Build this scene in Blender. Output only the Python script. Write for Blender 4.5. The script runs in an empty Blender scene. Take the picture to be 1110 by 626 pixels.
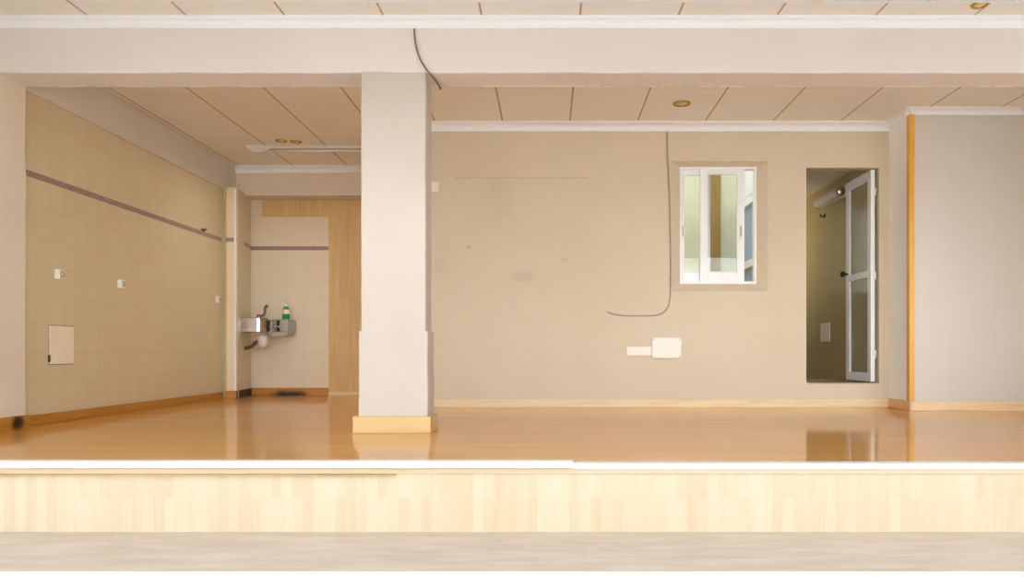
import bpy, bmesh, math, random
from mathutils import Vector, Matrix, noise
random.seed(7)
SC = bpy.context.scene
COL = SC.collection
PI = math.pi
F = 855.0                      # focal length in pixels of the 1110 x 626 frame
VX, VY = 594.0, 382.0          # where straight-ahead lands in the photograph
ZC = 0.81                      # eye height over the entrance floor
ZP = 0.31                      # platform height
ZT = 2.88                      # ceiling height


def at(x, y, d):
    return Vector(((x - VX) * d / F, d, ZC - (y - VY) * d / F))


def lin(c):
    return tuple(((v / 255 + 0.055) / 1.055) ** 2.4 if v > 10 else v / 255 / 12.92 for v in c) + (1.0,)


# ------------------------------------------------------------------ materials
class NT:
    """small node-tree writer"""
    def __init__(s, name):
        s.m = bpy.data.materials.new(name)
        s.m.use_nodes = True
        s.t = s.m.node_tree
        s.b = s.t.nodes['Principled BSDF']
        s.out = s.t.nodes['Material Output']

    def n(s, typ, **kw):
        nd = s.t.nodes.new(typ)
        for k, v in kw.items():
            if k.startswith('i_'):
                key = k[2:]
                key = int(key) if key.isdigit() else key
                nd.inputs[key].default_value = v
            else:
                setattr(nd, k, v)
        return nd

    def l(s, a, b):
        s.t.links.new(a, b)

    def coord(s, scale=(1, 1, 1), rot=(0, 0, 0), loc=(0, 0, 0)):
        g = s.n('ShaderNodeNewGeometry')
        mp = s.n('ShaderNodeMapping')
        mp.inputs['Scale'].default_value = scale
        mp.inputs['Rotation'].default_value = rot
        mp.inputs['Location'].default_value = loc
        s.l(g.outputs['Position'], mp.inputs['Vector'])
        return mp.outputs['Vector']

    def swiz(s, order, scale=(1, 1, 1)):
        """position with its axes reordered, e.g. 'yzx'"""
        g = s.n('ShaderNodeNewGeometry')
        sp = s.n('ShaderNodeSeparateXYZ')
        cb = s.n('ShaderNodeCombineXYZ')
        s.l(g.outputs['Position'], sp.inputs[0])
        for i, c in enumerate(order):
            s.l(sp.outputs['xyz'.index(c)], cb.inputs[i])
        mp = s.n('ShaderNodeMapping')
        mp.inputs['Scale'].default_value = scale
        s.l(cb.outputs[0], mp.inputs['Vector'])
        return mp.outputs['Vector']

    def noise(s, vec, scale, detail=4, rough=0.55):
        nd = s.n('ShaderNodeTexNoise')
        nd.inputs['Scale'].default_value = scale
        nd.inputs['Detail'].default_value = detail
        nd.inputs['Roughness'].default_value = rough
        s.l(vec, nd.inputs['Vector'])
        return nd.outputs['Fac']

    def ramp(s, fac, stops):
        nd = s.n('ShaderNodeValToRGB')
        r = nd.color_ramp
        while len(r.elements) < len(stops):
            r.elements.new(0.5)
        for e, (p, c) in zip(r.elements, stops):
            e.position = p
            e.color = c if len(c) == 4 else lin(c)
        s.l(fac, nd.inputs['Fac'])
        return nd.outputs['Color']

    def mix(s, fac, a, b, mode='MIX'):
        nd = s.n('ShaderNodeMix', data_type='RGBA', blend_type=mode)
        for sock, v in ((nd.inputs['Factor'], fac), (nd.inputs['A'], a), (nd.inputs['B'], b)):
            if hasattr(v, 'is_linked'):
                s.l(v, sock)
            else:
                sock.default_value = v
        return nd.outputs['Result']

    def math(s, op, a, b=0.0, c=0.0):
        nd = s.n('ShaderNodeMath', operation=op)
        for i, v in enumerate((a, b, c)):
            if hasattr(v, 'is_linked'):
                s.l(v, nd.inputs[i])
            else:
                nd.inputs[i].default_value = v
        return nd.outputs[0]

    def color(s, c):
        if hasattr(c, 'is_linked'):
            s.l(c, s.b.inputs['Base Color'])
        else:
            s.b.inputs['Base Color'].default_value = c

    def bump(s, h, strength=0.2, dist=0.005):
        nd = s.n('ShaderNodeBump')
        nd.inputs['Strength'].default_value = strength
        nd.inputs['Distance'].default_value = dist
        s.l(h, nd.inputs['Height'])
        s.l(nd.outputs['Normal'], s.b.inputs['Normal'])

    def set(s, rough=0.5, metal=0.0, spec=0.5):
        s.b.inputs['Roughness'].default_value = rough
        s.b.inputs['Metallic'].default_value = metal
        s.b.inputs['Specular IOR Level'].default_value = spec


def paint(name, c, c2, rough=0.75, sc=1.3, bump=0.25, grain=60, spec=0.3):
    t = NT(name)
    v = t.coord()
    t.color(t.ramp(t.noise(v, sc, 5, 0.6), [(0.3, c), (0.7, c2)]))
    t.set(rough, 0, spec)
    t.bump(t.noise(v, grain, 4), bump, 0.004)
    return t.m


def plain(name, c, rough=0.4, metal=0.0, spec=0.5, var=0.06):
    t = NT(name)
    f = t.noise(t.coord(), 18, 3)
    k = tuple(max(0, x * (1 - var)) for x in lin(c)[:3]) + (1,)
    t.color(t.ramp(f, [(0.3, k), (0.7, lin(c))]))
    t.set(rough, metal, spec)
    return t.m


def tile(name, order, w, h, c, c2, grout, rough=0.25, gap=0.02, bumpy=0.3):
    t = NT(name)
    v = t.swiz(order)
    br = t.n('ShaderNodeTexBrick', offset=0.0, squash=1.0)
    br.inputs['Scale'].default_value = 1.0
    br.inputs['Brick Width'].default_value = w
    br.inputs['Row Height'].default_value = h
    br.inputs['Mortar Size'].default_value = gap * h
    br.inputs['Mortar Smooth'].default_value = 0.3
    br.inputs['Color1'].default_value = lin(c)
    br.inputs['Color2'].default_value = lin(c2)
    br.inputs['Mortar'].default_value = lin(grout)
    t.l(v, br.inputs['Vector'])
    cl = t.noise(t.coord(), 3.5, 4)
    t.color(t.mix(0.10, br.outputs['Color'], t.ramp(cl, [(0.3, c2), (0.7, c)])))
    t.set(rough, 0, 0.5)
    inv = t.math('SUBTRACT', 1.0, br.outputs['Fac'])
    t.bump(inv, bumpy, 0.002)
    return t.m


def wood(name, c, c2, axis='x', rough=0.35, stain=None, fine=1.0):
    """grain running along the given axis; stain = list of (centre, radius) scorch marks"""
    t = NT(name)
    sc = {'x': (1.2, 22, 22), 'y': (22, 1.2, 22), 'z': (22, 22, 1.2)}[axis]
    v = t.coord(scale=sc)
    col = t.ramp(t.noise(v, 1.6 * fine, 6, 0.6), [(0.28, c2), (0.55, c), (0.8, c)])
    if stain:
        for ctr, rad, strength in stain:
            g = t.n('ShaderNodeNewGeometry')
            sub = t.n('ShaderNodeVectorMath', operation='SUBTRACT')
            sub.inputs[1].default_value = ctr
            t.l(g.outputs['Position'], sub.inputs[0])
            dv = t.n('ShaderNodeVectorMath', operation='DIVIDE')
            dv.inputs[1].default_value = rad
            t.l(sub.outputs[0], dv.inputs[0])
            ln = t.n('ShaderNodeVectorMath', operation='LENGTH')
            t.l(dv.outputs[0], ln.inputs[0])
            d = t.math('ADD', ln.outputs['Value'], t.math('MULTIPLY', t.noise(t.coord(), 14, 4), 0.8))
            f = t.math('SUBTRACT', 1.0, t.math('SMOOTH_MIN', 1.0, t.math('MAXIMUM', 0.0, t.math('SUBTRACT', t.math('MULTIPLY', d, 1.5), 1.1)), 0.1))
            col = t.mix(t.math('MULTIPLY', f, strength), col, lin((28, 22, 20)))
    t.color(col)
    t.set(rough, 0, 0.5)
    t.bump(t.noise(v, 2.0, 4), 0.08, 0.002)
    return t.m


M = {}
M['wall'] = paint('beige wall paint', (231, 218, 199), (226, 212, 192), 0.6)
M['beam'] = paint('cream rough plaster', (229, 219, 206), (224, 213, 199), 0.7, 0.9, 0.5, 45)
M['column'] = paint('cream column plaster', (222, 211, 196), (217, 205, 189), 0.7, 1.6, 0.45, 40)
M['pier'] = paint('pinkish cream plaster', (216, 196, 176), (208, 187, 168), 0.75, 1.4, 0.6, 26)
def chipped(m):
    """pale chips where the plaster has broken along the beam's rear lower arris"""
    t = NT.__new__(NT)
    t.m, t.t = m, m.node_tree
    t.b = t.t.nodes['Principled BSDF']
    cur = t.b.inputs['Base Color'].links[0].from_socket
    g = t.n('ShaderNodeNewGeometry')
    sp = t.n('ShaderNodeSeparateXYZ')
    t.l(g.outputs['Position'], sp.inputs[0])
    nz = t.noise(t.coord(scale=(1, 0.3, 0.3)), 5.5, 5, 0.65)
    edge = t.math('GREATER_THAN', t.math('ADD', sp.outputs[1], t.math('MULTIPLY', nz, 0.075)), 5.166)
    low = t.math('LESS_THAN', sp.outputs[2], 2.556)
    f = t.math('MULTIPLY', t.math('MULTIPLY', edge, low), t.math('GREATER_THAN', nz, 0.5))
    t.l(t.mix(f, cur, lin((252, 244, 226))), t.b.inputs['Base Color'])


chipped(M['beam'])
M['box'] = paint('tan boxed plaster', (230, 214, 195), (225, 208, 188), 0.7)
M['boxleft'] = paint('shaded tan boxed plaster', (222, 202, 180), (214, 193, 171), 0.75)  # same plaster as the lintel; shade behind the beam put into its colour
M['post'] = paint('cream gloss paint', (240, 226, 198), (236, 221, 192), 0.4)
M['dark'] = plain('dark rubber', (40, 36, 34), 0.5)
M['trimwhite'] = plain('white cornice paint', (242, 248, 255), 0.45, var=0.02)
M['alu'] = plain('white lacquered aluminium', (240, 247, 252), 0.3, var=0.03)
M['plastic'] = plain('white plastic', (240, 236, 228), 0.35, var=0.04)
M['oldplastic'] = plain('aged cream plastic', (247, 241, 220), 0.4)
M['greyplastic'] = plain('grey plastic', (170, 164, 155), 0.4)
M['steel'] = plain('brushed stainless steel', (205, 200, 194), 0.28, 1.0)
M['chrome'] = plain('dull chrome', (160, 156, 150), 0.22, 1.0)
M['brass'] = plain('polished brass', (200, 160, 80), 0.25, 1.0)
M['lamp'] = plain('frosted lamp glass', (225, 205, 150), 0.3)
M['cable'] = plain('grey brown cable sheath', (176, 158, 134), 0.5)
M['darkcable'] = plain('dark grey cable sheath', (122, 108, 96), 0.5)
M['batten'] = plain('white enamelled batten', (222, 219, 213), 0.35)
M['tilel'] = tile('cream glazed tiles on side wall', 'yzx', 0.15, 0.20, (226, 206, 170), (224, 203, 167), (214, 192, 156), 0.38, 0.015, 0.1)
M['tilen'] = tile('cream glazed tiles in niche', 'xzy', 0.20, 0.20, (240, 228, 202), (238, 225, 199), (229, 215, 188), 0.3, 0.016, 0.1)
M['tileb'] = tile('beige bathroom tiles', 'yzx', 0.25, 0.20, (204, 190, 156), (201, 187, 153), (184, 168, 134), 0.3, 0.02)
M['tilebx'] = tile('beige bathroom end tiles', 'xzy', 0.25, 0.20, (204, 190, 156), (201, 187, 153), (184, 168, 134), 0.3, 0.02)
M['rightwall'] = tile('pale painted tiles', 'xzy', 0.20, 0.20, (226, 214, 198), (225, 212, 196), (222, 209, 193), 0.45, 0.01, 0.04)
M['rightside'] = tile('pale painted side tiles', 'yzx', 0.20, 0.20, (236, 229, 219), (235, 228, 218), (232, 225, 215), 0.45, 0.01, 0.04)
M['orange'] = wood('orange varnished corner bead', (228, 174, 74), (214, 156, 58), 'z', 0.35)
M['honeyleft'] = wood('honey wood skirting', (188, 136, 54), (166, 112, 38), 'y', 0.35)
M['honeypost'] = wood('honey wood post skirting', (205, 150, 78), (185, 128, 60), 'x', 0.35)
M['honeypier'] = wood('scorched honey wood skirting', (188, 136, 54), (166, 112, 38), 'y', 0.4,
                      [((-3.40, 5.045, 0.355), (0.2, 0.085, 0.075), 1.0)])
M['honeyniche'] = wood('scorched niche skirting', (200, 145, 72), (178, 120, 52), 'x', 0.4,
                       [((-2.98, 9.06, 0.315), (0.30, 0.2, 0.075), 1.0)])
M['pale'] = wood('sheen-paled pine skirting', (232, 192, 138), (218, 174, 118), 'x', 0.35)  # same wood as the honey skirting; grazing reflection put into a paler colour
M['paley'] = wood('sheen-paled pine skirting return', (226, 184, 128), (212, 166, 110), 'y', 0.35)
M['colbase'] = wood('yellow pine plinth', (226, 184, 122), (216, 172, 108), 'x', 0.35)
M['dado'] = None


def m_floor():
    t = NT('glossy oak laminate')
    v = t.swiz('xyz')
    br = t.n('ShaderNodeTexBrick', offset=0.37, squash=1.0)
    for k, val in (('Scale', 1.0), ('Brick Width', 1.28), ('Row Height', 0.13), ('Mortar Size', 0.0008), ('Mortar Smooth', 0.2)):
        br.inputs[k].default_value = val
    br.inputs['Color1'].default_value = lin((204, 156, 106))
    br.inputs['Color2'].default_value = lin((194, 143, 92))
    br.inputs['Mortar'].default_value = lin((188, 138, 88))
    t.l(v, br.inputs['Vector'])
    g = t.ramp(t.noise(t.coord(scale=(0.7, 9, 1)), 1.5, 4, 0.55), [(0.3, (186, 134, 84)), (0.7, (212, 166, 116))])
    t.color(t.mix(0.45, br.outputs['Color'], g))
    t.set(0.07, 0, 0.5)
    t.bump(t.noise(t.coord(scale=(1.2, 5, 1)), 2.2, 2), 0.012, 0.003)
    # worn lacquer: a sharp gloss with a hazier one mixed in
    p2 = t.n('ShaderNodeBsdfPrincipled')
    p2.inputs['Roughness'].default_value = 0.30
    for k in ('Base Color', 'Normal'):
        t.l(t.b.inputs[k].links[0].from_socket, p2.inputs[k])
    mx = t.n('ShaderNodeMixShader')
    mx.inputs[0].default_value = 0.28
    t.l(t.b.outputs[0], mx.inputs[1])
    t.l(p2.outputs[0], mx.inputs[2])
    t.l(mx.outputs[0], t.out.inputs['Surface'])
    return t.m


def m_riser():
    t = NT('pale beech laminate with upright staves')
    v = t.swiz('zxy')
    br = t.n('ShaderNodeTexBrick', offset=0.43, squash=1.0)
    for k, val in (('Scale', 1.0), ('Brick Width', 0.27), ('Row Height', 0.048), ('Mortar Size', 0.0), ('Bias', 0.0)):
        br.inputs[k].default_value = val
    br.inputs['Color1'].default_value = lin((231, 218, 191))
    br.inputs['Color2'].default_value = lin((222, 199, 164))
    br.inputs['Mortar'].default_value = lin((212, 188, 155))
    t.l(v, br.inputs['Vector'])
    g = t.ramp(t.noise(t.coord(scale=(26, 26, 1.5)), 1.6, 5, 0.6), [(0.3, (214, 193, 163)), (0.7, (228, 216, 190))])
    t.color(t.mix(0.35, br.outputs['Color'], g))
    t.set(0.4, 0, 0.4)
    return t.m


def m_niche_wood():
    t = NT('oak laminate cladding with upright boards')
    v = t.swiz('zxy')
    br = t.n('ShaderNodeTexBrick', offset=0.4, squash=1.0)
    for k, val in (('Scale', 1.0), ('Brick Width', 0.9), ('Row Height', 0.085), ('Mortar Size', 0.0008)):
        br.inputs[k].default_value = val
    br.inputs['Color1'].default_value = lin((222, 174, 120))
    br.inputs['Color2'].default_value = lin((210, 160, 106))
    br.inputs['Mortar'].default_value = lin((160, 108, 60))
    t.l(v, br.inputs['Vector'])
    g = t.ramp(t.noise(t.coord(scale=(20, 20, 1.4)), 1.6, 6, 0.6), [(0.3, (206, 154, 100)), (0.7, (230, 186, 132))])
    t.color(t.mix(0.5, br.outputs['Color'], g))
    t.set(0.4, 0, 0.4)
    return t.m


def m_stone():
    t = NT('grey beige stone tiles')
    br = t.n('ShaderNodeTexBrick', offset=0.0, squash=1.0)
    for k, val in (('Scale', 1.0), ('Brick Width', 0.52), ('Row Height', 0.52), ('Mortar Size', 0.0022), ('Mortar Smooth', 0.3)):
        br.inputs[k].default_value = val
    br.inputs['Color1'].default_value = lin((186, 171, 158))
    br.inputs['Color2'].default_value = lin((180, 165, 152))
    br.inputs['Mortar'].default_value = lin((168, 152, 139))
    t.l(t.coord(loc=(0.37, 0.12, 0)), br.inputs['Vector'])
    v = t.coord(scale=(1.2, 5, 1))
    g = t.ramp(t.noise(v, 2.2, 7, 0.65), [(0.25, (160, 140, 124)), (0.5, (188, 171, 156)), (0.75, (208, 199, 190))])
    t.color(t.mix(0.6, br.outputs['Color'], g))
    t.set(0.35, 0, 0.45)
    return t.m


def m_ceiling():
    t = NT('ceiling tiles')
    g = t.n('ShaderNodeNewGeometry')
    sp = t.n('ShaderNodeSeparateXYZ')
    t.l(g.outputs['Position'], sp.inputs[0])
    S = 0.605

    def dist(sock, off):          # metres to the nearest joint
        a = t.math('DIVIDE', t.math('SUBTRACT', sock, off), S)
        return t.math('MULTIPLY', t.math('ABSOLUTE', t.math('SUBTRACT', a, t.math('ROUND', a))), S)
    dx = dist(sp.outputs[0], 0.197)
    dy = dist(sp.outputs[1], 6.86)
    base = t.ramp(t.noise(t.coord(), 2.0, 4), [(0.3, (236, 222, 206)), (0.7, (240, 227, 212))])
    jx = t.math('LESS_THAN', dx, 0.007)
    jy = t.math('LESS_THAN', dy, 0.014)
    c = t.mix(jy, base, lin((248, 238, 225)))  # cross joints lighter: light caught on the tile bevels, put into the colour
    c = t.mix(jx, c, lin((182, 156, 130)))
    t.color(c)
    t.set(0.6, 0, 0.4)
    t.bump(t.math('MINIMUM', t.math('MULTIPLY', dx, 60), 1.0), 0.3, 0.004)
    return t.m


def m_listello():
    t = NT('mauve brown border tile')
    v = t.coord(scale=(1, 1, 1))
    w = t.noise(v, 38, 3, 0.7)
    t.color(t.ramp(w, [(0.35, (150, 128, 122)), (0.5, (172, 150, 144)), (0.65, (132, 112, 110))]))
    t.set(0.3)
    return t.m


def m_glass(name, tint, refl=1.0):
    t = NT(name)
    t.t.nodes.remove(t.b)
    tr = t.n('ShaderNodeBsdfTransparent')
    tr.inputs['Color'].default_value = tint
    gl = t.n('ShaderNodeBsdfGlossy')
    gl.inputs['Roughness'].default_value = 0.02
    fr = t.n('ShaderNodeFresnel')
    fr.inputs['IOR'].default_value = 1.5
    mx = t.n('ShaderNodeMixShader')
    t.l(t.math('MULTIPLY', fr.outputs[0], refl), mx.inputs[0])
    t.l(tr.outputs[0], mx.inputs[1])
    t.l(gl.outputs[0], mx.inputs[2])
    t.l(mx.outputs[0], t.out.inputs['Surface'])
    return t.m


def m_frosted():
    t = NT('frosted olive door glass')
    t.color(lin((176, 170, 138)))
    t.set(0.18, 0, 0.5)
    tr = t.n('ShaderNodeBsdfTransparent')
    tr.inputs['Color'].default_value = (0.85, 0.86, 0.78, 1)
    mx = t.n('ShaderNodeMixShader')
    mx.inputs[0].default_value = 0.72
    t.l(tr.outputs[0], mx.inputs[1])
    t.l(t.b.outputs[0], mx.inputs[2])
    t.l(mx.outputs[0], t.out.inputs['Surface'])
    return t.m


def add_stains(m, lst, col=(120, 96, 74)):
    """faint old smudges on a finish: (centre, radius, strength)"""
    t = NT.__new__(NT)
    t.m, t.t = m, m.node_tree
    t.b = t.t.nodes['Principled BSDF']
    cur = t.b.inputs['Base Color'].links[0].from_socket
    for ctr, rad, k in lst:
        g = t.n('ShaderNodeNewGeometry')
        a = t.n('ShaderNodeVectorMath', operation='SUBTRACT')
        a.inputs[1].default_value = ctr
        t.l(g.outputs['Position'], a.inputs[0])
        b = t.n('ShaderNodeVectorMath', operation='DIVIDE')
        b.inputs[1].default_value = rad
        t.l(a.outputs[0], b.inputs[0])
        ln = t.n('ShaderNodeVectorMath', operation='LENGTH')
        t.l(b.outputs[0], ln.inputs[0])
        d = t.math('ADD', ln.outputs['Value'], t.math('MULTIPLY', t.math('SUBTRACT', t.noise(t.coord(), 9, 4), 0.5), 1.2))
        mr = t.n('ShaderNodeMapRange', interpolation_type='SMOOTHSTEP')
        mr.inputs['From Min'].default_value = 1.1
        mr.inputs['From Max'].default_value = 0.2
        mr.inputs['To Min'].default_value = 0.0
        mr.inputs['To Max'].default_value = k
        t.l(d, mr.inputs['Value'])
        cur = t.mix(mr.outputs[0], cur, lin(col))
    t.l(cur, t.b.inputs['Base Color'])


def m_bottle():
    t = NT('green soap in clear plastic')
    g = t.n('ShaderNodeNewGeometry')
    sp = t.n('ShaderNodeSeparateXYZ')
    t.l(g.outputs['Position'], sp.inputs[0])
    t.color(t.ramp(t.noise(t.coord(), 20, 2), [(0.3, (16, 120, 66)), (0.7, (34, 160, 92))]))
    t.set(0.15, 0, 0.5)
    return t.m


M['floor'] = m_floor()
M['riser'] = m_riser()
M['nichewood'] = m_niche_wood()
M['stone'] = m_stone()
M['ceiling'] = m_ceiling()
M['listello'] = m_listello()
M['glass'] = m_glass('clear window glass', (0.93, 0.96, 0.93, 1))
M['doorglass'] = m_frosted()
M['soap'] = m_bottle()
M['nosing'] = plain('white painted nosing', (244, 244, 243), 0.35, var=0.03)
M['lip'] = wood('beige lip', (206, 186, 154), (194, 172, 138), 'x', 0.5)
M['lipdark'] = wood('tan batten', (188, 160, 112), (170, 140, 96), 'x', 0.5)
M['threshold'] = paint('white marble sill', (246, 246, 246), (238, 238, 238), 0.35, 2.0, 0.05)
M['pavement'] = paint('light concrete pavement', (196, 192, 186), (180, 176, 170), 0.85, 1.2, 0.3, 30)
M['wellback'] = tile('pale green glazed well tiles', 'xzy', 0.2, 0.2, (242, 238, 212), (240, 235, 208), (230, 226, 198), 0.4, 0.02, 0.1)
M['wellblue'] = paint('blue grey render', (168, 190, 212), (158, 180, 202), 0.7, 2, 0.2)
M['wellwhite'] = paint('white render', (246, 248, 250), (240, 243, 246), 0.7, 2, 0.2)
M['brownwood'] = wood('brown varnished timber', (176, 136, 76), (150, 112, 58), 'z', 0.4)
M['socketgrey'] = plain('grey socket insert', (150, 132, 108), 0.5)


# final colour balance of each finish (linear factors on its own colours)
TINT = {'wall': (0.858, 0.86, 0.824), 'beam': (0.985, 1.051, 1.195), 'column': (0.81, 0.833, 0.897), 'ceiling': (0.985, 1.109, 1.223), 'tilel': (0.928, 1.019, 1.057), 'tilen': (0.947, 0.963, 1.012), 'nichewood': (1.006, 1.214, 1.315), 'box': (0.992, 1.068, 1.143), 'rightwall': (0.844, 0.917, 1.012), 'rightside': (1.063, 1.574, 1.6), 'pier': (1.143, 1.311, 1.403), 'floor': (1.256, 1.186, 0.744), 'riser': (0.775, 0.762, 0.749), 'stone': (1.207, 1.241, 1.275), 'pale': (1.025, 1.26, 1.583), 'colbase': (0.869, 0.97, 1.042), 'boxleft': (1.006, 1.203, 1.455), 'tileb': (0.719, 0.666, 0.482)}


def tint(mat, f):
    def mul(c):
        return tuple(min(0.93, c[i] * f[i]) for i in range(3)) + (1.0,)
    for nd in mat.node_tree.nodes:
        if nd.type == 'VALTORGB':
            for e in nd.color_ramp.elements:
                e.color = mul(e.color)
        elif nd.type == 'TEX_BRICK':
            for k in ('Color1', 'Color2', 'Mortar'):
                nd.inputs[k].default_value = mul(nd.inputs[k].default_value)


for k_, f_ in TINT.items():
    tint(M[k_], f_)


add_stains(M['wall'], [(at(568, 300, 7.125), (0.17, 0.1, 0.07), 0.17), (at(508, 268, 7.125), (0.035, 0.1, 0.03), 0.25),
                       (at(612, 282, 7.125), (0.06, 0.1, 0.03), 0.12), (at(540, 215, 7.125), (0.15, 0.1, 0.3), 0.05),
                       (at(478, 290, 7.125), (0.1, 0.1, 0.12), 0.08), (at(950, 330, 7.125), (0.06, 0.1, 0.3), 0.12)])

# ------------------------------------------------------------------ geometry
class MB:
    def __init__(s):
        s.bm = bmesh.new()

    def box(s, x0, x1, y0, y1, z0, z1, bev=0.0, seg=2):
        v = [s.bm.verts.new(p) for p in ((x0, y0, z0), (x1, y0, z0), (x1, y1, z0), (x0, y1, z0),
                                         (x0, y0, z1), (x1, y0, z1), (x1, y1, z1), (x0, y1, z1))]
        fs = [s.bm.faces.new([v[i] for i in q]) for q in ((0, 3, 2, 1), (4, 5, 6, 7), (0, 1, 5, 4), (1, 2, 6, 5), (2, 3, 7, 6), (3, 0, 4, 7))]
        if bev:
            es = list({e for f in fs for e in f.edges})
            bmesh.ops.bevel(s.bm, geom=es, offset=bev, segments=seg, affect='EDGES', profile=0.5)
        return s

    def prism(s, pts, z0, z1, axis='z', bev=0.0):
        """closed outline (2-D) extruded; axis z: (x,y); axis y: (x,z); axis x: (y,z)"""
        def mk(p, h):
            return {'z': (p[0], p[1], h), 'y': (p[0], h, p[1]), 'x': (h, p[0], p[1])}[axis]
        a = [s.bm.verts.new(mk(p, z0)) for p in pts]
        b = [s.bm.verts.new(mk(p, z1)) for p in pts]
        n = len(pts)
        s.bm.faces.new(a)
        s.bm.faces.new(b[::-1])
        for i in range(n):
            s.bm.faces.new((a[i], b[i], b[(i + 1) % n], a[(i + 1) % n]))
        bmesh.ops.recalc_face_normals(s.bm, faces=s.bm.faces)
        return s

    def tube(s, pts, r, seg=10, cap=True):
        pts = [Vector(p) for p in pts]
        rs = r if isinstance(r, (list, tuple)) else [r] * len(pts)
        rings = []
        up = Vector((0, 0, 1))
        for i, p in enumerate(pts):
            d = (pts[min(i + 1, len(pts) - 1)] - pts[max(i - 1, 0)]).normalized()
            u = d.cross(up)
            if u.length < 1e-3:
                u = d.cross(Vector((0, 1, 0)))
            u.normalize()
            w = d.cross(u)
            if rings and (u.dot(lastu) < 0):
                u, w = -u, -w
            lastu = u
            rings.append([s.bm.verts.new(p + (u * math.cos(a) + w * math.sin(a)) * rs[i]) for a in [2 * PI * k / seg for k in range(seg)]])
        for a, b in zip(rings, rings[1:]):
            for k in range(seg):
                f = s.bm.faces.new((a[k], a[(k + 1) % seg], b[(k + 1) % seg], b[k]))
                f.smooth = True
        if cap:
            s.bm.faces.new(rings[0][::-1])
            s.bm.faces.new(rings[-1])
        bmesh.ops.recalc_face_normals(s.bm, faces=s.bm.faces)
        return s

    def lathe(s, c, prof, seg=24, axis='z'):
        """prof: list of (radius, height) about an axis through c"""
        c = Vector(c)

        def pt(r, h, a):
            x, y = r * math.cos(a), r * math.sin(a)
            return c + {'z': Vector((x, y, h)), 'y': Vector((x, h, y)), 'x': Vector((h, x, y))}[axis]
        rings = []
        for r, h in prof:
            if r < 1e-6:
                rings.append([s.bm.verts.new(pt(0, h, 0))])
            else:
                rings.append([s.bm.verts.new(pt(r, h, 2 * PI * k / seg)) for k in range(seg)])
        for a, b in zip(rings, rings[1:]):
            for k in range(seg):
                q = [a[k % len(a)], a[(k + 1) % len(a)], b[(k + 1) % len(b)], b[k % len(b)]]
                u = []
                for x in q:
                    if x not in u:
                        u.append(x)
                if len(u) > 2:
                    s.bm.faces.new(u).smooth = True
        bmesh.ops.recalc_face_normals(s.bm, faces=s.bm.faces)
        return s

    def build(s, name, mat, parent=None, origin=None, smooth=False):
        me = bpy.data.meshes.new(name)
        o = bpy.data.objects.new(name, me)
        COL.objects.link(o)
        base = Vector((0, 0, 0))
        if parent is not None:
            o.parent = parent
            q = parent
            while q is not None:
                base += q.location
                q = q.parent
        if origin is not None:
            o.location = Vector(origin) - base
            base = Vector(origin)
        bmesh.ops.translate(s.bm, verts=s.bm.verts, vec=-base)
        s.bm.to_mesh(me)
        s.bm.free()
        me.materials.append(mat)
        if smooth:
            for p in me.polygons:
                p.use_smooth = True
        return o


def tag(o, label, cat, group=None):
    o['label'] = label
    o['category'] = cat
    if group:
        o['group'] = group
    return o


def thing(name, loc, label, cat, group=None):
    o = bpy.data.objects.new(name, None)
    o.empty_display_size = 0.05
    o.location = loc
    COL.objects.link(o)
    return tag(o, label, cat, group)


def struct(o, label=None, cat=None):
    o['kind'] = 'structure'
    if label:
        o['label'] = label
        o['category'] = cat
    return o


def wobble(o, amp, freq, axes='yz'):
    for v in o.data.vertices:
        n = noise.noise_vector(v.co * freq)
        for i, a in enumerate('xyz'):
            if a in axes:
                v.co[i] += n[i] * amp


def rounded_rect(x0, x1, y0, y1, r, n=5):
    pts = []
    for cx, cy, a0 in ((x1 - r, y1 - r, 0), (x0 + r, y1 - r, PI / 2), (x0 + r, y0 + r, PI), (x1 - r, y0 + r, 1.5 * PI)):
        for k in range(n + 1):
            a = a0 + PI / 2 * k / n
            pts.append((cx + r * math.cos(a), cy + r * math.sin(a)))
    return pts


def segbox(x0, x1, y0, y1, z0, z1, along, n, bev=0.008):
    """box cut into n slices along an axis with softened long edges, so that its arrises can waver"""
    mb = MB()
    if along == 'x':
        prof = rounded_rect(y0, y1, z0, z1, bev, 2)
        place = lambda h, p: (h, p[0], p[1])
        a, b = x0, x1
    else:
        prof = rounded_rect(x0, x1, y0, y1, bev, 2)
        place = lambda h, p: (p[0], p[1], h)
        a, b = z0, z1
    rings = [[mb.bm.verts.new(place(a + (b - a) * k / n, p)) for p in prof] for k in range(n + 1)]
    m = len(prof)
    for r, q in zip(rings, rings[1:]):
        for i in range(m):
            mb.bm.faces.new((r[i], r[(i + 1) % m], q[(i + 1) % m], q[i]))
    mb.bm.faces.new(rings[0][::-1])
    mb.bm.faces.new(rings[-1])
    bmesh.ops.recalc_face_normals(mb.bm, faces=mb.bm.faces)
    return mb


def cornice(x0, x1, yw, zt, drop, out, name, label, axis='x', side=-1):
    """moulded cornice: cove profile along x on a wall face at yw (side -1: room is towards -y)"""
    prof = [(0, 0), (side * out, 0), (side * out, -0.012), (side * out * 0.82, -0.018)]
    for k in range(1, 6):
        a = k / 6 * PI / 2
        prof.append((side * out * (0.82 - 0.62 * math.sin(a)), -0.018 - (drop - 0.034) * (1 - math.cos(a))))
    prof += [(side * out * 0.2, -drop + 0.012), (side * out * 0.14, -drop), (0, -drop)]
    mb = MB()
    if axis == 'x':
        mb.prism([(yw + p[0], zt + p[1]) for p in prof], x0, x1, 'x')
    else:
        mb.prism([(yw + p[0], zt + p[1]) for p in prof], x0, x1, 'y')
    return struct(mb.build(name, M['trimwhite']), label, 'cornice')


# ------------------------------------------------------------------ the shell
XL, XR = -3.60, 9.0
YB = 7.125                      # back wall of the room
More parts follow.
